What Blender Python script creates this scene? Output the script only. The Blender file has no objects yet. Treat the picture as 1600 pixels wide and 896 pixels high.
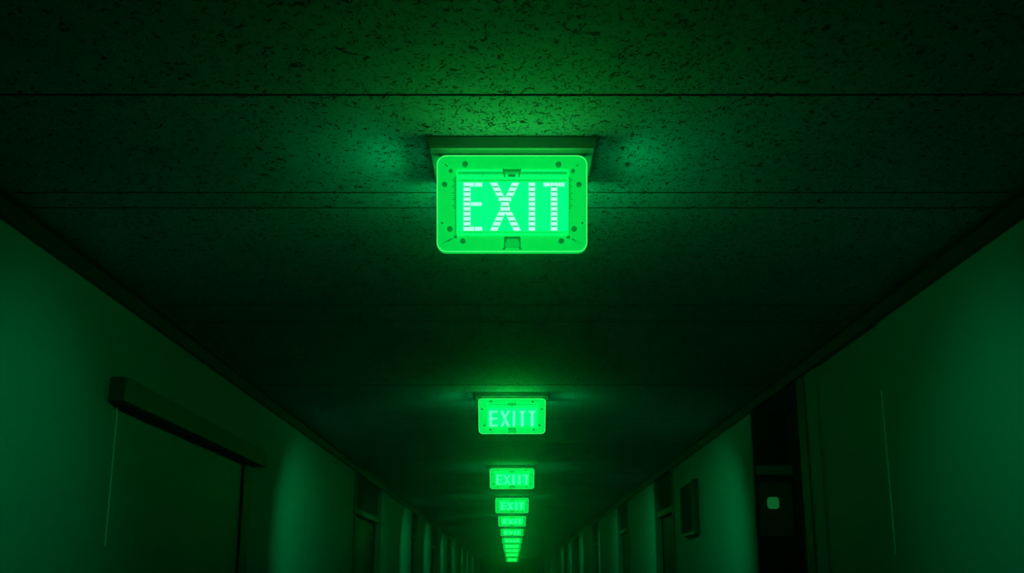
import bpy, bmesh, math, random
from mathutils import Vector, Matrix
random.seed(7)
SC = bpy.context.scene
COL = SC.collection

# ------------------------------------------------------------------ camera
F = 1743.0; TH = math.atan(464.0/F); CZ = 1.60; H = 1.0        # ceiling is 1 m above the lens
CEIL = CZ + H; HW = 1.35; Y0 = -2.0; YEND = 48.0
cs, sn = math.cos(TH), math.sin(TH)
cam = bpy.data.cameras.new('camera'); co = bpy.data.objects.new('camera', cam); COL.objects.link(co)
co.location = (0, 0, CZ); co.rotation_euler = (math.pi/2 + TH, 0, 0)
cam.sensor_width = 36; cam.lens = 36*F/1600; cam.clip_start = 0.02; cam.clip_end = 200
SC.camera = co

def ceil_y(py):                       # distance at which the ceiling is seen at image row py
    v = (448-py)/F
    return H*(cs - v*sn)/(sn + v*cs)

# ------------------------------------------------------------------ materials
def new_mat(name):
    m = bpy.data.materials.new(name); m.use_nodes = True
    nt = m.node_tree; nt.nodes.clear()
    out = nt.nodes.new('ShaderNodeOutputMaterial')
    return m, nt, out

def N(nt, kind, **kw):
    n = nt.nodes.new(kind)
    for k, v in kw.items():
        if k in n.inputs: n.inputs[k].default_value = v
        else: setattr(n, k, v)
    return n

def painted(name, col, rough=.6, var=.12, scale=3.0, bump=.0, bscale=200, spec=.3):
    m, nt, out = new_mat(name)
    b = N(nt, 'ShaderNodeBsdfPrincipled'); b.inputs['Roughness'].default_value = rough
    b.inputs['Specular IOR Level'].default_value = spec
    tc = N(nt, 'ShaderNodeTexCoord')
    no = N(nt, 'ShaderNodeTexNoise', Scale=scale, Detail=4.0)
    nt.links.new(tc.outputs['Object'], no.inputs['Vector'])
    r = N(nt, 'ShaderNodeMapRange'); r.inputs['To Min'].default_value = 1-var; r.inputs['To Max'].default_value = 1+var*.6
    nt.links.new(no.outputs['Fac'], r.inputs['Value'])
    mx = N(nt, 'ShaderNodeVectorMath', operation='SCALE'); mx.inputs[0].default_value = col
    nt.links.new(r.outputs[0], mx.inputs['Scale']); nt.links.new(mx.outputs[0], b.inputs['Base Color'])
    if bump:
        n2 = N(nt, 'ShaderNodeTexNoise', Scale=bscale, Detail=2.0)
        nt.links.new(tc.outputs['Object'], n2.inputs['Vector'])
        bp = N(nt, 'ShaderNodeBump', Strength=bump, Distance=.002)
        nt.links.new(n2.outputs['Fac'], bp.inputs['Height']); nt.links.new(bp.outputs[0], b.inputs['Normal'])
    nt.links.new(b.outputs[0], out.inputs[0])
    return m

def glowing(name, emit, strength=1.0, base=(.02,.3,.06), rough=.35, var=0.0, scale=40):
    """translucent plastic lit from inside"""
    m, nt, out = new_mat(name)
    b = N(nt, 'ShaderNodeBsdfPrincipled'); b.inputs['Roughness'].default_value = rough
    b.inputs['Base Color'].default_value = (*base, 1)
    b.inputs['Emission Color'].default_value = (*emit, 1)
    b.inputs['Emission Strength'].default_value = strength
    if var:
        tc = N(nt, 'ShaderNodeTexCoord')
        mp = N(nt, 'ShaderNodeMapping'); mp.inputs['Scale'].default_value = (1, 1, .12)
        no = N(nt, 'ShaderNodeTexNoise', Scale=scale, Detail=3.0)
        nt.links.new(tc.outputs['Object'], mp.inputs[0]); nt.links.new(mp.outputs[0], no.inputs['Vector'])
        r = N(nt, 'ShaderNodeMapRange'); r.inputs['From Min'].default_value=.3; r.inputs['From Max'].default_value=.7
        r.inputs['To Min'].default_value = strength*(1-var); r.inputs['To Max'].default_value = strength*(1+var)
        nt.links.new(no.outputs['Fac'], r.inputs['Value']); nt.links.new(r.outputs[0], b.inputs['Emission Strength'])
    nt.links.new(b.outputs[0], out.inputs[0])
    return m

def ceiling_mat():
    m, nt, out = new_mat('fissured_ceiling_tile')
    b = N(nt, 'ShaderNodeBsdfPrincipled'); b.inputs['Roughness'].default_value = .8
    b.inputs['Specular IOR Level'].default_value = .2
    L = nt.links.new
    tc = N(nt, 'ShaderNodeTexCoord')
    mp = N(nt, 'ShaderNodeMapping'); mp.inputs['Scale'].default_value = (.9, .62, 1)
    L(tc.outputs['Object'], mp.inputs[0])
    # thin worm-like fissures: contour lines of a noise field, broken up by a second one
    n1 = N(nt, 'ShaderNodeTexNoise', Scale=38.0, Detail=1.5, Distortion=1.6); L(mp.outputs[0], n1.inputs['Vector'])
    a = N(nt, 'ShaderNodeMath', operation='SUBTRACT'); a.inputs[1].default_value = .5; L(n1.outputs['Fac'], a.inputs[0])
    ab = N(nt, 'ShaderNodeMath', operation='ABSOLUTE'); L(a.outputs[0], ab.inputs[0])
    line = N(nt, 'ShaderNodeMapRange'); line.inputs['From Min'].default_value=.014; line.inputs['From Max'].default_value=.027
    line.inputs['To Min'].default_value=1; line.inputs['To Max'].default_value=0; L(ab.outputs[0], line.inputs['Value'])
    n2 = N(nt, 'ShaderNodeTexNoise', Scale=75.0, Detail=1.0); L(mp.outputs[0], n2.inputs['Vector'])
    msk = N(nt, 'ShaderNodeMapRange'); msk.inputs['From Min'].default_value=.46; msk.inputs['From Max'].default_value=.51; L(n2.outputs['Fac'], msk.inputs['Value'])
    w = N(nt, 'ShaderNodeMath', operation='MULTIPLY'); L(line.outputs[0], w.inputs[0]); L(msk.outputs[0], w.inputs[1])
    # coarser pits
    mp2 = N(nt, 'ShaderNodeMapping'); mp2.inputs['Scale'].default_value = (.75, 1.0, 1); mp2.inputs['Rotation'].default_value=(0,0,.5); L(tc.outputs['Object'], mp2.inputs[0])
    n3 = N(nt, 'ShaderNodeTexNoise', Scale=48.0, Detail=3.0, Distortion=.8); L(mp2.outputs[0], n3.inputs['Vector'])
    pit = N(nt, 'ShaderNodeMapRange'); pit.inputs['From Min'].default_value=.655; pit.inputs['From Max'].default_value=.69; L(n3.outputs['Fac'], pit.inputs['Value'])
    n5 = N(nt, 'ShaderNodeTexNoise', Scale=190.0, Detail=1.0); L(mp.outputs[0], n5.inputs['Vector'])
    pin = N(nt, 'ShaderNodeMapRange'); pin.inputs['From Min'].default_value=.66; pin.inputs['From Max'].default_value=.72; L(n5.outputs['Fac'], pin.inputs['Value'])
    mx0 = N(nt, 'ShaderNodeMath', operation='MAXIMUM'); L(w.outputs[0], mx0.inputs[0]); L(pit.outputs[0], mx0.inputs[1])
    mx = N(nt, 'ShaderNodeMath', operation='MAXIMUM'); L(mx0.outputs[0], mx.inputs[0]); L(pin.outputs[0], mx.inputs[1])
    n4 = N(nt, 'ShaderNodeTexNoise', Scale=2.2, Detail=5.0); L(tc.outputs['Object'], n4.inputs['Vector'])
    cr = N(nt, 'ShaderNodeMapRange'); cr.inputs['To Min'].default_value=.7; cr.inputs['To Max'].default_value=1.25; L(n4.outputs['Fac'], cr.inputs['Value'])
    base = N(nt, 'ShaderNodeVectorMath', operation='SCALE'); base.inputs[0].default_value=CEIL_COL; L(cr.outputs[0], base.inputs['Scale'])
    mix = N(nt, 'ShaderNodeMix', data_type='RGBA'); L(mx.outputs[0], mix.inputs['Factor'])
    L(base.outputs[0], mix.inputs['A']); mix.inputs['B'].default_value=(.02,.018,.015,1)
    L(mix.outputs['Result'], b.inputs['Base Color'])
    inv = N(nt, 'ShaderNodeMath', operation='SUBTRACT'); inv.inputs[0].default_value=1; L(mx.outputs[0], inv.inputs[1])
    bp = N(nt, 'ShaderNodeBump', Strength=.9, Distance=.003); L(inv.outputs[0], bp.inputs['Height']); L(bp.outputs[0], b.inputs['Normal'])
    L(b.outputs[0], out.inputs[0])
    return m

CEIL_COL = (.48,.51,.78)
SIDE = .9; GLOW = 110.0; PG = 9.5; POOL = 42.0; HAZE = .03
M = {
 'ceiling': ceiling_mat(),
 'gap':    painted('dark_gap', (.015,.015,.015), .9),
 'wall':   painted('wall_paint', (.24,.25,.31), .55, .06, 1.5, .1, 120),
 'trim':   painted('dark_trim', (.035,.03,.028), .45),
 'floor':  painted('linoleum', (.10,.12,.12), .35),
 'door':   painted('door_paint', (.20,.25,.33), .5, .05, 2),
 'header': painted('dark_header', (.06,.07,.075), .5),
 'post':  painted('grey_post', (.05,.06,.065), .5),
 'black':  painted('black_metal', (.012,.012,.012), .5, spec=.4),
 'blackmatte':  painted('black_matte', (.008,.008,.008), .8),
 'panel_metal': painted('dark_brushed_panel', (.10,.11,.12), .35, .3, 12),
 'strip':  painted('pale_edge_strip', (.75,.8,.8), .3, .02),  # pale paint standing for thin highlights
 'canopy': painted('white_enamel', (.62,.62,.58), .45, .03),
 'house':  glowing('lit_housing', (0, 1, .2), SIDE, (.02,.3,.06)),
 'lens':   glowing('lit_side_lens', (0, 1, .14), GLOW, (.02,.3,.06)),  # added emitter, hidden behind the face, to brighten the ceiling alongside
 'rear_lens':   glowing('lit_rear_lens', (0, 1, .14), GLOW*2.1, (.02,.3,.06)),  # added emitter that brightens the ceiling beyond each sign
 'under': painted('grey_underside', (.07,.08,.07), .6),  # shade of the canopy underside put into a darker grey
 'house_grey': painted('grey_neck', (.2,.22,.2), .5),
 'bezel':  glowing('lit_bezel', (.0, .64, .066), 1.0, (.02,.42,.08), .3),
 'bezel_far':  glowing('lit_bezel_bright', (.0, .82, .10), 1.0, (.02,.42,.08), .3),
 'rim':    glowing('lit_rim', (.08, .95, .20), 1.0),
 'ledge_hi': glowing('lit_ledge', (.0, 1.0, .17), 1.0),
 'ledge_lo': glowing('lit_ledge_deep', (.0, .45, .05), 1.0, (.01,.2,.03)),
 'panel':  glowing('lit_panel', (.0, PG, .25), 1.0, var=.1, scale=60),
 'letter': glowing('lit_letters', (.50, 1.1, .90), 1.0, (.5,.5,.5)),
 'letter2': glowing('lit_letters_dim', (.16, 1.1, .66), 1.0, (.5,.5,.5)),
 'letter3': glowing('lit_letters_faint', (.08, 1.1, .55), 1.0, (.5,.5,.5)),
 'catch_plate': glowing('catch_plate_green', (.0, .50, .05), 1.0, (.01,.1,.03)),
 'backing': glowing('letter_backing_green', (.01, .52, .18), 1.0, (.01,.1,.05)),
 'screw':  glowing('green_stud', (.0, .17, .015), 1.0, (.02,.15,.05)),  # glow of the cover over the screws put into their colour
 'clip':   glowing('green_clip', (.0, .17, .015), 1.0, (.004,.03,.008)),
 'button': glowing('lit_button', (.004, .095, .02), 1.0),
}

# ------------------------------------------------------------------ mesh helpers
def box(bm, x0, x1, y0, y1, z0, z1):
    vs = [bm.verts.new((x, y, z)) for x in (x0, x1) for y in (y0, y1) for z in (z0, z1)]
    for f in ((0,1,3,2),(4,6,7,5),(0,4,5,1),(2,3,7,6),(0,2,6,4),(1,5,7,3)):
        bm.faces.new([vs[i] for i in f])

def prism(bm, pts, y0, y1):
    """closed polygon in xz, extruded from y0 (front) to y1"""
    a = [bm.verts.new((x, y0, z)) for x, z in pts]; b = [bm.verts.new((x, y1, z)) for x, z in pts]
    bm.faces.new(a); bm.faces.new(b[::-1]); n = len(pts)
    for i in range(n): bm.faces.new((a[i], b[i], b[(i+1)%n], a[(i+1)%n]))

def disc(bm, cx, cz, r, y0, y1, n=20, inner=.75):
    pts = [(cx+r*math.cos(t*2*math.pi/n), cz+r*math.sin(t*2*math.pi/n)) for t in range(n)]
    prism(bm, pts, y0, y1)

def tube(bm, pts, r, closed=True, n=8):
    P = [Vector(p) for p in pts]; rings = []; m = len(P)
    for i, p in enumerate(P):
        d = (P[(i+1)%m] - P[(i-1)%m]) if closed else (P[min(i+1,m-1)] - P[max(i-1,0)])
        d.normalize(); a = d.cross(Vector((0,1,0))).normalized(); b = d.cross(a)
        rings.append([bm.verts.new(p + a*r*math.cos(t*2*math.pi/n) + b*r*math.sin(t*2*math.pi/n)) for t in range(n)])
    for i in range(m if closed else m-1):
        A, B = rings[i], rings[(i+1)%m]
        for t in range(n): bm.faces.new((A[t], A[(t+1)%n], B[(t+1)%n], B[t]))
    if not closed: bm.faces.new(rings[0]); bm.faces.new(rings[-1][::-1])

def obj(name, bm, mat, parent=None, bevel=0, smooth=False, kind=None):
    bmesh.ops.recalc_face_normals(bm, faces=bm.faces)
    me = bpy.data.meshes.new(name); bm.to_mesh(me); bm.free()
    me.materials.append(mat)
    if smooth:
        for p in me.polygons: p.use_smooth = True
    o = bpy.data.objects.new(name, me); COL.objects.link(o)
    if parent: o.parent = parent
    if bevel:
        md = o.modifiers.new('bevel', 'BEVEL'); md.width = bevel; md.segments = 2; md.limit_method = 'ANGLE'
    if kind: o['kind'] = kind
    return o

def bx(name, mat, *b, parent=None, bevel=0, kind=None):
    bm = bmesh.new(); box(bm, *b); return obj(name, bm, mat, parent, bevel, kind=kind)

# ------------------------------------------------------------------ ceiling
seams = [(-.9,.004),(-.29,.003),(.32,.003),(.93,.003),(1.55,.003),(ceil_y(148.5),.004),(ceil_y(301),.0026),(ceil_y(325),.0026),
         (ceil_y(477),.003),(ceil_y(503),.003),(ceil_y(602),.007)]
y = seams[-1][0]
while y < YEND-1.3:
    y += 1.22; seams.append((y,.004))
bm = bmesh.new(); prev = Y0-.1
for s, g in seams + [(YEND+.1, 0)]:
    b0, b1 = prev, s - g
    # a long plank with small chamfered edges
    c = .0018
    sec = [(b0, CEIL+.02),(b0, CEIL+c),(b0+c, CEIL),(b1-c, CEIL),(b1, CEIL+c),(b1, CEIL+.02)]
    A = [bm.verts.new((-HW-.1, yy, zz)) for yy, zz in sec]; B = [bm.verts.new((HW+.1, yy, zz)) for yy, zz in sec]
    bm.faces.new(A); bm.faces.new(B[::-1])
    for i in range(6):
        f = bm.faces.new((A[i], A[(i+1)%6], B[(i+1)%6], B[i]))
        if i in (0, 4) or (i in (1, 3) and b0 > ceil_y(148.5)+.1) or (i == 3 and g < .0036): f.material_index = 1
    prev = s + g
co_ = obj('ceiling', bm, M['ceiling'], kind='structure'); co_.data.materials.append(M['gap'])
bx('ceiling', M['gap'], -HW-.1, HW+.1, Y0-.1, YEND+.1, CEIL+.02, CEIL+.08, kind='structure')
bx('floor', M['floor'], -HW-.5, HW+.5, Y0-.1, YEND+.1, -.1, 0, kind='structure')
bx('wall_back', M['wall'], -HW-.5, HW+.5, Y0-.1, Y0, 0, CEIL, kind='structure')
bx('wall_far', M['blackmatte'], -HW-.5, HW+.5, YEND, YEND+.1, 0, CEIL, kind='structure')

# ------------------------------------------------------------------ walls with door openings
DH = CZ + .59
REC = .22
# (near Y, far Y, top z of the opening, kind)
left  = [(3.80,5.66,DH,'slide'), (9.7,11.7,CEIL-.07,'plain'), (15.2,16.3,CEIL-.07,'plain'), (18.9,20.6,CEIL-.07,'plain'),
         (24.0,25.3,CEIL-.07,'plain'), (29.0,30.4,CEIL-.07,'plain'), (35.0,36.5,CEIL-.07,'plain'), (41.,42.5,CEIL-.07,'plain')]
right = [(4.03,4.90,CEIL-.07,'flush'), (5.12,6.30,CEIL-.07,'alcove'), (9.45,10.7,CEIL-.07,'plain'), (13.2,14.5,CEIL-.07,'plain'),
         (17.8,19.2,CEIL-.07,'plain'), (23.0,24.4,CEIL-.07,'plain'), (28.0,29.5,CEIL-.07,'plain'), (34.,35.5,CEIL-.07,'plain'), (40.,41.5,CEIL-.07,'plain')]
def wall(name, side, ops):
    bm = bmesh.new(); x0, x1 = (-HW-REC-.1, -HW) if side < 0 else (HW, HW+REC+.1)
    p = Y0
    for a, b, t, k in ops:
        box(bm, x0, x1, p, a, 0, CEIL)
        if t < CEIL-.001: box(bm, x0, x1, a, b, t, CEIL)
        p = b
    box(bm, x0, x1, p, YEND, 0, CEIL)
    bmesh.ops.remove_doubles(bm, verts=bm.verts, dist=1e-5)
    return obj(name, bm, M['wall'], kind='structure')
wall('wall_left', -1, left); wall('wall_right', 1, right)
for nm, s in (('left', -1), ('right', 1)):
    # dark cornice between wall and ceiling: flat board with a small bead
    bm = bmesh.new()
    prof = [(0,0),(.030,0),(.030,-.012),(.016,-.020),(.016,-.058),(.020,-.062),(.020,-.070),(0,-.070)]
    A = [bm.verts.new((s*(HW-px), Y0, CEIL+pz)) for px, pz in prof]; B = [bm.verts.new((s*(HW-px), YEND, CEIL+pz)) for px, pz in prof]
    bm.faces.new(A); bm.faces.new(B[::-1])
    for i in range(len(prof)): j=(i+1)%len(prof); bm.faces.new((A[i],A[j],B[j],B[i]))
    obj('trim_1' if s < 0 else 'trim_2', bm, M['trim'], kind='structure')
    bx('baseboard_'+nm, M['trim'], *((-HW, -HW+.012) if s < 0 else (HW-.012, HW)), Y0, (3.7 if s<0 else 4.0), 0, .1, kind='structure')

def taper_strip(s, d0, d1, yc, w, prof, parent):  # door-edge highlight built as a pale sliver, tapered where it fades
    bm = bmesh.new(); rings = []
    for z, k in prof:
        rings.append([bm.verts.new((s*(HW+d), yc + o*w*k, z)) for d, o in ((d0,-1),(d0,1),(d1,1),(d1,-1))])
    for A, B in zip(rings, rings[1:]):
        for i in range(4): bm.faces.new((A[i], A[(i+1)%4], B[(i+1)%4], B[i]))
    bm.faces.new(rings[0]); bm.faces.new(rings[-1][::-1])
    return obj('edge_strip', bm, M['strip'], parent)

dn = [0]
def door_root():
    dn[0] += 1; return 'door_%d' % dn[0]
def bxs(name, mat, s, d0, d1, *r, **k):
    """box on side s between depth d0 and d1 measured outward from the wall plane (negative = into the corridor)"""
    a, b = s*(HW+d0), s*(HW+d1)
    return bx(name, mat, min(a,b), max(a,b), *r, **k)

for s, ops in ((-1, left), (1, right)):
    for a, b, t, k in ops:
        nm = door_root()
        if k == 'slide':
            d = bxs(nm, M['door'], s, .008, .06, a+.0, b+.0, 0, t, kind='structure')
            bxs('header', M['header'], s, -.055, .0, 3.70, 5.93, t, t+.082, parent=d, bevel=.004)
            bxs('track', M['blackmatte'], s, -.012, .01, a, b, t-.010, t, parent=d)  # black strip standing for the shaded underside of the header
            bxs('post', M['post'], s, -.006, .02, b, b+.17, 0, t, parent=d, bevel=.003)
            taper_strip(s, -.004, .0, a-.009, .0022, [(CZ+.12,.1),(CZ+.30,.5),(CZ+.50,1),(t,1)], d)
        elif k == 'flush':
            d = bxs(nm, M['wall'], s, .008, .06, a, b, 0, t, bevel=.002, kind='structure')
            taper_strip(s, -.004, .008, a, .0032, [(CZ+.10,.05),(CZ+.22,.5),(CZ+.36,1),(CZ+.52,1),(CZ+.60,.4),(CZ+.68,.05)], d)
        elif k == 'alcove':
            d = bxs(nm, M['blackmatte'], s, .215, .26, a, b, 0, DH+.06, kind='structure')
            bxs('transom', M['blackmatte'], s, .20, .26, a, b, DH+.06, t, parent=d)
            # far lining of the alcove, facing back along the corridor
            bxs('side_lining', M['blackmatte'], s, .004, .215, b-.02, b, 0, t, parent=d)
            bxs('ledge', M['door'], s, .012, .212, b-.05, b-.02, DH-.01, DH+.045, parent=d, bevel=.008)  # paler piece put in for the light patch above the call panel
            bxs('call_panel', M['panel_metal'], s, .02, .205, b-.032, b-.02, CZ+.25, CZ+.54, parent=d, bevel=.004)
            bxs('casing', M['header'], s, -.008, .05, a-.03, a+.10, 0, t, parent=d, bevel=.003)
            bm = bmesh.new(); pts = []; cx, cz, r, rr = HW+.093, CZ+.429, .032, .017
            for q, (ox, oz) in enumerate(((1,1),(-1,1),(-1,-1),(1,-1))):
                for i in range(6):
                    t2 = math.pi/2*q + math.pi/2*i/5
                    pts.append((cx+ox*(r-rr)+rr*math.cos(t2), cz+oz*(r-rr)+rr*math.sin(t2)))
            prism(bm, pts, b-.040, b-.032)
            bo = obj('button', bm, M['button'], d); bo['label'] = 'glowing green rounded square button'
        else:
            d = bxs(nm, M['black'], s, .06, .1, a, b, 0, DH, kind='structure')
            bxs('transom', M['blackmatte'], s, .03, .1, a, b, DH+.05, t, parent=d)
            bxs('header', M['header'], s, .01, .1, a, b, DH, DH+.05, parent=d, bevel=.004)
            bxs('casing', M['header'], s, -.01, .05, a, a+.06, 0, t, parent=d, bevel=.003)
            bxs('casing', M['header'], s, -.01, .05, b-.06, b, 0, t, parent=d, bevel=.003)

# dark notice case on the right wall
root = bpy.data.objects.new('notice_case', None); COL.objects.link(root); root.location = (HW, 8.50, CZ+.54)
root['label'] = 'dark rectangular notice case on the right wall beyond the lit button'
root['category'] = 'notice case'
W2, H2 = .31, .195
bx('back_board', M['blackmatte'], -.028, 0, -W2+.01, W2-.01, -H2+.01, H2-.01, parent=root)
bm = bmesh.new()
box(bm, -.045, 0, -W2, W2, H2-.022, H2); box(bm, -.045, 0, -W2, W2, -H2, -H2+.022)
box(bm, -.045, 0, -W2, -W2+.03, -H2+.022, H2-.022); box(bm, -.045, 0, W2-.03, W2, -H2+.022, H2-.022)
obj('frame', bm, M['trim'], root)
lp = bx('ledge', M['strip'], -.052, -.045, -W2+.03, W2-.0, -H2, -H2+.006, parent=root); lp['label'] = 'pale bottom lip'  # highlight put in as a pale strip

# ------------------------------------------------------------------ exit signs
PX = .343/958.0                    # sign width / width measured in the close-up of the sign
ZT, ZB = -.039, -.2735             # top and bottom of the face below the ceiling
def tz(Y): return ZT + (Y-204)/634.0*(ZB-ZT)
def tx(X, Y=None):
    z = tz(Y if Y is not None else 521); k = 1 + .011*(z-(ZT+ZB)/2)/((ZT-ZB)/2)
    return (X-651)*PX*k
def P(X, Y): return (tx(X, Y), tz(Y))
FY = -.105                          # front plane of the sign face

def rrect(X0, X1, Y0_, Y1_, r, n=8):
    pts = []
    for q, (cx, cy) in enumerate(((X1-r, Y0_+r), (X0+r, Y0_+r), (X0+r, Y1_-r), (X1-r, Y1_-r))):
        for i in range(n+1):
            t = math.pi/2*q + math.pi/2*i/n
            pts.append((cx + r*math.cos(t), cy - r*math.sin(t)))
    return pts

def quad(bm, pts, y0, y1): prism(bm, [P(a, b) for a, b in pts], y0, y1)
def rect(bm, a, b, c, d, y0, y1): quad(bm, [(a, c), (b, c), (b, d), (a, d)], y0, y1)

ROWS = [371.5 + 32.4*i for i in range(10)]; RH = 22
def seg_letters():
    out = []
    y0, y1 = FY+.0155, FY+.0185
    bm = bmesh.new()
    for i, r in enumerate(ROWS):
        if i in (0, 9): rect(bm, 342, 410, r, r+RH, y0, y1); rect(bm, 415, 460, r, r+RH, y0, y1)
        else: rect(bm, 342, 385, r, r+RH, y0, y1)
        if i == 4: rect(bm, 389, 457, r+1, r+RH-2, y0, y1)
    out.append(bm)
    bm = bmesh.new(); T0, T1 = ROWS[0], ROWS[9]+RH
    def sx(a, b, Y): return a + (b-a)*(Y-T0)/(T1-T0)
    for i, r in enumerate(ROWS):
        c1, c2 = sx(534, 685, r+RH/2), sx(674, 534, r+RH/2)
        if abs(c1-c2) < 44:
            rect(bm, min(c1, c2)-20, max(c1, c2)+20, r, r+RH, y0, y1)
        else:
            for a, b in ((534, 685), (674, 534)):
                quad(bm, [(sx(a,b,r)-22, r), (sx(a,b,r)+22, r), (sx(a,b,r+RH)+22, r+RH), (sx(a,b,r+RH)-22, r+RH)], y0, y1)
    out.append(bm)
    bm = bmesh.new()
    for r in ROWS: rect(bm, 759, 798, r, r+RH, y0, y1)
    out.append(bm)
    bm = bmesh.new()
    for i, r in enumerate(ROWS):
        if i == 0:
            for a, b in ((853,893),(897,918),(921,942),(945,963),(967,986)): rect(bm, a, b, r+1, r+RH-1, y0, y1)
        else: rect(bm, 900, 940, r, r+RH, y0, y1)
    out.append(bm)
    return out

def solid_letters(text, xs, w, top=378, bot=668):
    """strokes of plain block letters; xs = (left, right) of every letter"""
    out = []; y0, y1 = FY+.0155, FY+.0185
    for ch, (a, b) in zip(text, xs):
        bm = bmesh.new()
        if ch == 'E':
            rect(bm, a, a+w, top, bot, y0, y1)
            for yy in (top, (top+bot)/2-w*.35, bot-w*.7): rect(bm, a+w, b, yy, yy+w*.7, y0, y1)
        elif ch == 'X':
            m = (a+b)/2; c = (top+bot)/2
            quad(bm, [(a, top), (a+w, top), (b, bot), (b-w, bot)], y0, y1)
            quad(bm, [(b-w, top), (b, top), (m+w*.5, c-w*.9), (m, c-w*1.1)], y0, y1)
            quad(bm, [(m-w*.5, c+w*.9), (m, c+w*1.1), (a+w, bot), (a, bot)], y0, y1)
        elif ch == 'I':
            rect(bm, a, b, top, bot, y0, y1)
        elif ch == 'T':
            m = (a+b)/2
            rect(bm, a, b, top, top+w*.7, y0, y1); rect(bm, m-w/2, m+w/2, top+w*.7, bot, y0, y1)
        out.append(bm)
    return out

def build_sign(text_kind, detail):
    r = bpy.data.objects.new('exit_sign', None); COL.objects.link(r)
    # ceiling canopy: flared plate with a chamfered lower edge
    bm = bmesh.new()
    loops = [(.1955, .125, 0), (.1945, .1245, -.004), (.1900, .1225, -.022), (.1885, .1205, -.028)]
    rings = []
    for hx, hy, z in loops: rings.append([bm.verts.new((sx*hx, sy*hy, z)) for sx, sy in ((-1,-1),(1,-1),(1,1),(-1,1))])
    for A, B in zip(rings, rings[1:]):
        for i in range(4): bm.faces.new((A[i], A[(i+1)%4], B[(i+1)%4], B[i]))
    bm.faces.new(rings[0]); bm.faces.new(rings[-1][::-1])
    obj('canopy', bm, M['canopy'], r, bevel=.0012)
    # glowing housing behind the face, tapering backwards
    bm = bmesh.new()
    fr = [P(200, 235), P(1102, 235), P(1102, 805), P(200, 805)]
    zz = [(-.150, -.060), (.150, -.060), (.135, -.185), (-.135, -.185)]
    A = [bm.verts.new((x, FY+.022, z)) for x, z in [(fr[0][0], -.060), (fr[1][0], -.060), fr[2], fr[3]]]
    B = [bm.verts.new((x, .085, z)) for x, z in zz]
    bm.faces.new(A); bm.faces.new(B[::-1])
    for i in range(4): bm.faces.new((A[i], B[i], B[(i+1)%4], A[(i+1)%4]))
    obj('housing', bm, M['house'], r, bevel=.004)
    bx('neck', M['house_grey'], -.108, .108, FY+.04, .052, -.062, -.028, parent=r)
    bx('underside_plate', M['under'], -.187, .187, -.088, .119, -.0295, -.027, parent=r)  # dark sheet standing for shade beneath the canopy
    bx('baffle', M['house_grey'], -.165, .165, FY+.016, FY+.036, -.060, -.028, parent=r)  # added out of sight to keep light off the front underside
    bx('side_lens', M['lens'], -.118, -.1085, FY+.045, .050, -.0595, -.045, parent=r, bevel=.002)  # added emitters, placed to shape the ceiling glow and canopy shadow
    bx('side_lens', M['lens'], .1085, .118, FY+.045, .050, -.0595, -.045, parent=r, bevel=.002)
    bm = bmesh.new(); box(bm, -.10, .10, .0525, .064, -.0595, -.040)
    obj('rear_lens', bm, M['rear_lens'], r, bevel=.002)  # added out of sight to light the ceiling behind the sign
    # added spots beside the housing that throw the pools on the walls
    for s_ in (-1, 1):
        ld = bpy.data.lights.new('wall_lamp', 'SPOT'); ld.energy = POOL*(.42 if detail > 1 else 1); ld.color = (0, 1, .21)
        ld.spot_size = math.radians(66 if detail > 1 else 78); ld.spot_blend = 1; ld.shadow_soft_size = .03
        lo = bpy.data.objects.new('wall_lamp', ld); COL.objects.link(lo); lo.parent = r
        src = Vector((s_*.20, .03, -.17)); aim = Vector((s_*1.35, (.55 if detail > 1 else 1.65), (-.84 if detail > 1 else -1.35)))
        lo.location = src; lo.rotation_euler = (aim-src).to_track_quat('-Z', 'Y').to_euler()
    # bezel: flat outer band sloping back to the rectangular window
    n = 8; outer = rrect(172, 1130, 204, 838, 62, n); inner = rrect(182, 1120, 213, 829, 54, n)
    win = [(1012, 286), (298, 286), (298, 718), (1012, 718)]
    bm = bmesh.new()
    O0 = [bm.verts.new((P(*p)[0], FY+.014, P(*p)[1])) for p in outer]
    O1 = [bm.verts.new((P(*p)[0], FY+.002, P(*p)[1])) for p in outer]
    O2 = [bm.verts.new((P(*p)[0], FY, P(*p)[1])) for p in inner]
    Wn = [bm.verts.new((P(*p)[0], FY+.016, P(*p)[1])) for p in win]
    Wb = [bm.verts.new((P(*p)[0], FY+.021, P(*p)[1])) for p in win]
    m = len(outer)
    for i in range(m):
        j = (i+1)%m
        bm.faces.new((O0[i], O0[j], O1[j], O1[i])); bm.faces.new((O1[i], O1[j], O2[j], O2[i]))
        ci, cj = i//(n+1), j//(n+1)
        if ci == cj: bm.faces.new((O2[i], O2[j], Wn[ci]))
        else: bm.faces.new((O2[i], O2[j], Wn[cj], Wn[ci]))
    for i in range(4): bm.faces.new((Wn[i], Wn[(i+1)%4], Wb[(i+1)%4], Wb[i]))
    obj('bezel', bm, M['bezel' if detail > 1 else 'bezel_far'], r)
    # bright edge of the acrylic
    bm = bmesh.new()
    tube(bm, [(P(*p)[0], FY, P(*p)[1]) for p in rrect(175, 1127, 207, 835, 60, 8)], .00105 if detail > 1 else .0016)
    obj('rim', bm, M['rim'], r, smooth=True)
    # backlit panel
    bm = bmesh.new(); rect(bm, 299, 1011, 287, 717, FY+.0185, FY+.0205)
    obj('light_panel', bm, M['panel'], r)
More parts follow.
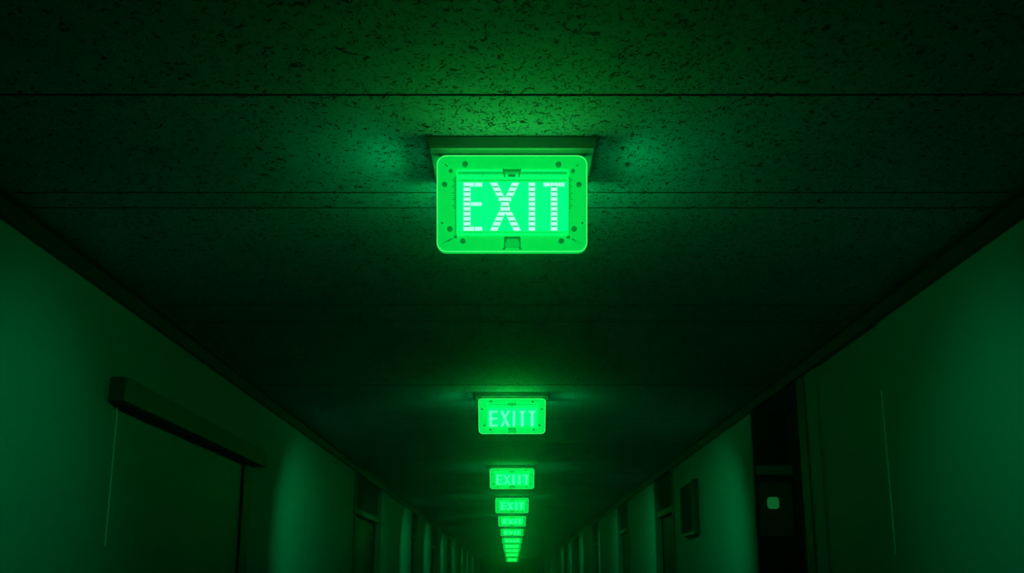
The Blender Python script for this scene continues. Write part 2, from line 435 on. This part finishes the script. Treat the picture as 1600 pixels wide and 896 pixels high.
    if detail > 0:
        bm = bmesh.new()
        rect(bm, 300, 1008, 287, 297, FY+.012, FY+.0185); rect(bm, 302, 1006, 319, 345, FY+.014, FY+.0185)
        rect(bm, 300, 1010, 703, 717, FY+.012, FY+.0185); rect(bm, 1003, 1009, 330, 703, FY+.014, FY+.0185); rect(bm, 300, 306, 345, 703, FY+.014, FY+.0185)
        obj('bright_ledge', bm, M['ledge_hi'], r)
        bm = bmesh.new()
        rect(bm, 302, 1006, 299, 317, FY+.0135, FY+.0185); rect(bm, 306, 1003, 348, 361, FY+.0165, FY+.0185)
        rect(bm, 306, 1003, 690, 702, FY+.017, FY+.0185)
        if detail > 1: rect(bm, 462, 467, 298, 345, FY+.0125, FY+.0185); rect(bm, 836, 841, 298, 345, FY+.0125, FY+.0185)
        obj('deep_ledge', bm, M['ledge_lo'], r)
        # catches at the top and bottom of the window
        bm = bmesh.new()
        quad(bm, [(590,285),(600,285),(610,338),(601,338)], FY+.008, FY+.0165)
        quad(bm, [(700,285),(710,285),(699,338),(690,338)], FY+.008, FY+.0165)
        rect(bm, 600, 700, 288, 302, FY+.009, FY+.0125)
        rect(bm, 626, 674, 319, 335, FY+.0125, FY+.0165)
        obj('catch', bm, M['clip'], r)
        bm = bmesh.new()
        def yb(Y): return FY + .016*(1-(Y-718)/111.0)
        rect(bm, 602, 704, 732, 744, FY+.008, FY+.016); rect(bm, 601, 607, 744, 806, FY+.001, FY+.014); rect(bm, 699, 705, 744, 806, FY+.001, FY+.014)
        quad(bm, [(588,822),(604,804),(612,806),(608,822)], FY-.001, FY+.006); quad(bm, [(716,822),(700,804),(692,806),(696,822)], FY-.001, FY+.006)
        quad(bm, [(607,744),(618,744),(612,770),(607,770)], FY+.006, FY+.014); quad(bm, [(699,744),(688,744),(694,770),(699,770)], FY+.006, FY+.014)
        obj('catch', bm, M['clip'], r)
        bm = bmesh.new(); vs_ = []
        for X, Y, yy in ((607,744,.0115),(699,744,.0115),(699,812,.0015),(607,812,.0015)): vs_.append((P(X, Y)[0], FY+yy, P(X, Y)[1]))
        a = [bm.verts.new(v) for v in vs_]; b = [bm.verts.new((v[0], v[1]+.002, v[2])) for v in vs_]
        bm.faces.new(a); bm.faces.new(b[::-1])
        for i in range(4): bm.faces.new((a[i], a[(i+1)%4], b[(i+1)%4], b[i]))
        obj('catch_plate', bm, M['catch_plate'], r)
    def surf(X, Y):                     # height of the sloping bezel
        fx = max((298-X)/116., (X-1012)/108., (286-Y)/73., (Y-718)/111., 0); return FY + .016*(1-min(fx, 1))
    scr = [(352,255,19),(947,257,19),(260,300,13),(1040,300,13),(222,395,17),(1077,395,17),(255,683,18),(1047,682,18),(338,762,18),(965,762,18),
           (207,650,7),(1098,650,7),(290,730,11),(1010,733,11)]
    if detail > 0:
        for X, Y, rad in (scr if detail > 1 else scr[:2]+scr[4:10]):
            bm = bmesh.new(); x, z = P(X, Y); y = surf(X, Y)
            disc(bm, x, z, rad*PX, y-.004, y+.006, 18); 
            if rad > 15: pass
            obj('screw', bm, M['screw'], r, bevel=.0004)
    if detail > 1:
        # mitre seams of the bezel and the ruled marks beside the window
        for pts in ([(203,238),(210,234),(243,270),(238,276)], [(1099,238),(1092,234),(1060,266),(1065,272)],
                    [(205,795),(198,787),(270,737),(275,744)], [(1097,795),(1104,787),(1036,741),(1031,748)]):
            bm = bmesh.new(); X = sum(p[0] for p in pts)/4; Y = sum(p[1] for p in pts)/4
            a = [bm.verts.new((P(*p)[0], surf(*p)-.0006, P(*p)[1])) for p in pts]; b = [bm.verts.new((P(*p)[0], surf(*p)+.004, P(*p)[1])) for p in pts]
            bm.faces.new(a); bm.faces.new(b[::-1])
            for i in range(4): bm.faces.new((a[i], b[i], b[(i+1)%4], a[(i+1)%4]))
            obj('mitre_seam', bm, M['clip'], r)
        for (xa, d) in ((291, -1), (1015, 1)):
            bm = bmesh.new(); rect(bm, xa-2, xa+3, 332, 716, FY+.0125, FY+.018)
            for i in range(15):
                Y = 345 + i*14; L = 24 if i % 3 == 1 else 13
                rect(bm, min(xa, xa+d*L), max(xa, xa+d*L), Y, Y+2.6, FY+.010, FY+.018)
            obj('ruled_marks', bm, M['clip'], r)
    if text_kind == 'EXIT1':
        for b in seg_letters(): obj('letter', b, M['letter'], r)
        # darker strips behind the dashes of each letter
        bm = bmesh.new(); ya, yb_ = FY+.0165, FY+.0184; t0, t1 = ROWS[0]+3, ROWS[9]+RH-3
        for a, b in ((343,384),(760,797),(901,939)): rect(bm, a, b, t0, t1, ya, yb_)
        quad(bm, [(515,t0),(553,t0),(704,t1),(666,t1)], ya, yb_)
        quad(bm, [(655,t0),(693,t0),(553,t1),(515,t1)], ya+.0003, yb_)
        rect(bm, 405, 420, 374, 390, ya, yb_); rect(bm, 405, 420, 666, 682, ya, yb_); rect(bm, 856, 984, 374, 390, ya+.0006, yb_)
        obj('letter_backing', bm, M['backing'], r)
    elif text_kind == 'EXITT':
        # measured in the close-up of the second sign, rescaled to this face
        f = lambda a: 172 + (a-176)*958/668.
        for b in solid_letters('EXITT', [(f(282),f(365)),(f(392),f(490)),(f(519),f(541)),(f(585),f(642)),(f(678),f(746))], 40, 420, 700): obj('letter', b, M['letter2'], r)
    elif text_kind == 'EXIIT':
        f = lambda a: 172 + (a-74)*958/314.
        for b in solid_letters('EXIIT', [(f(120),f(160)),(f(170),f(222)),(f(235),f(250)),(f(273),f(290)),(f(308),f(358))], 44, 400, 700): obj('letter', b, M['letter3'], r)
    elif text_kind == 'EXIT':
        for b in solid_letters('EXIT', [(342,470),(510,690),(750,800),(850,990)], 48, 390, 690): obj('letter', b, M['letter3'], r)
    return r

def dup(root):
    c = root.copy(); COL.objects.link(c)
    for ch in root.children:
        d = ch.copy(); COL.objects.link(d); d.parent = c
    return c

spec = [ # canopy top row, face bottom row, face width
 (213, 396, 236), (613, 679, 105), (727, 765, 69.5), (775, 802.5, 52), (804.5, 823.4, 43), (825, 838.5, 36),
 (839.5, 850, 31), (849.5, 858, 27.5), (857, 864.3, 25), (863.5, 871, 22), (870.5, 879, 18.5)]
names = [
 'large glowing green exit sign nearest the camera, crisp letters in bright dashes',
 'second glowing green exit sign down the corridor, spelling EXITT in pale strokes',
 'third glowing green exit sign from the front, its faint letters reading EXIIT',
 'fourth glowing green exit sign from the front, blurred faint lettering, below the EXIIT one',
 'fifth glowing green exit sign from the front, a wide low green bar',
 'sixth glowing green exit sign from the front, half hidden behind the fifth',
 'seventh glowing green exit sign from the front, fifth from the far end',
 'thin green exit sign, fourth from the far end of the row',
 'thin green exit sign, third from the far end of the row',
 'tiny green exit sign just in front of the very last one',
 'smallest and farthest green exit sign, lowest of the row at the dark corridor end']
kinds = ['EXIT1', 'EXITT', 'EXIIT', 'EXIT']
far = None
for i, (yt, yb, w) in enumerate(spec):
    Yc = ceil_y(yt)                             # canopy front edge
    v = (448-yb)/F; Yf = Yc + .02
    zb = Yf*(sn + v*cs)/(cs - v*sn)
    d = Yf*cs + zb*sn
    kx = w*d/F/(.343 if i else .3395); kz = (H - zb)/.2765
    if i < 4: r = build_sign(kinds[i], 2 if i == 0 else 1)
    else: r = dup(far)
    if i == 3: far = r
    r.location = (0, Yc + .125, CEIL); r.scale = (kx, 1, kz)
    r['label'] = names[i]; r['category'] = 'exit sign'; r['group'] = 'exit signs in a row along the ceiling'
    print('SIGN', i, round(Yc,2), round(kx,3), round(kz,3))

# ------------------------------------------------------------------ world and colour
wd = bpy.data.worlds.new('world'); SC.world = wd; wd.use_nodes = True
wd.node_tree.nodes['Background'].inputs[0].default_value = (0, .002, .002, 1)
wd.node_tree.nodes['Background'].inputs[1].default_value = .1
vs = wd.node_tree.nodes.new('ShaderNodeVolumeScatter')          # thin haze added to give the bloom around the signs
vs.inputs['Density'].default_value = HAZE; vs.inputs['Anisotropy'].default_value = .94; vs.inputs['Color'].default_value = (.8,.8,1,1)
if HAZE: wd.node_tree.links.new(vs.outputs[0], wd.node_tree.nodes['World Output'].inputs['Volume'])
SC.view_settings.view_transform = 'Standard'; SC.view_settings.look = 'None'
SC.view_settings.exposure = 0; SC.view_settings.gamma = 1; SC.view_settings.use_curve_mapping = False
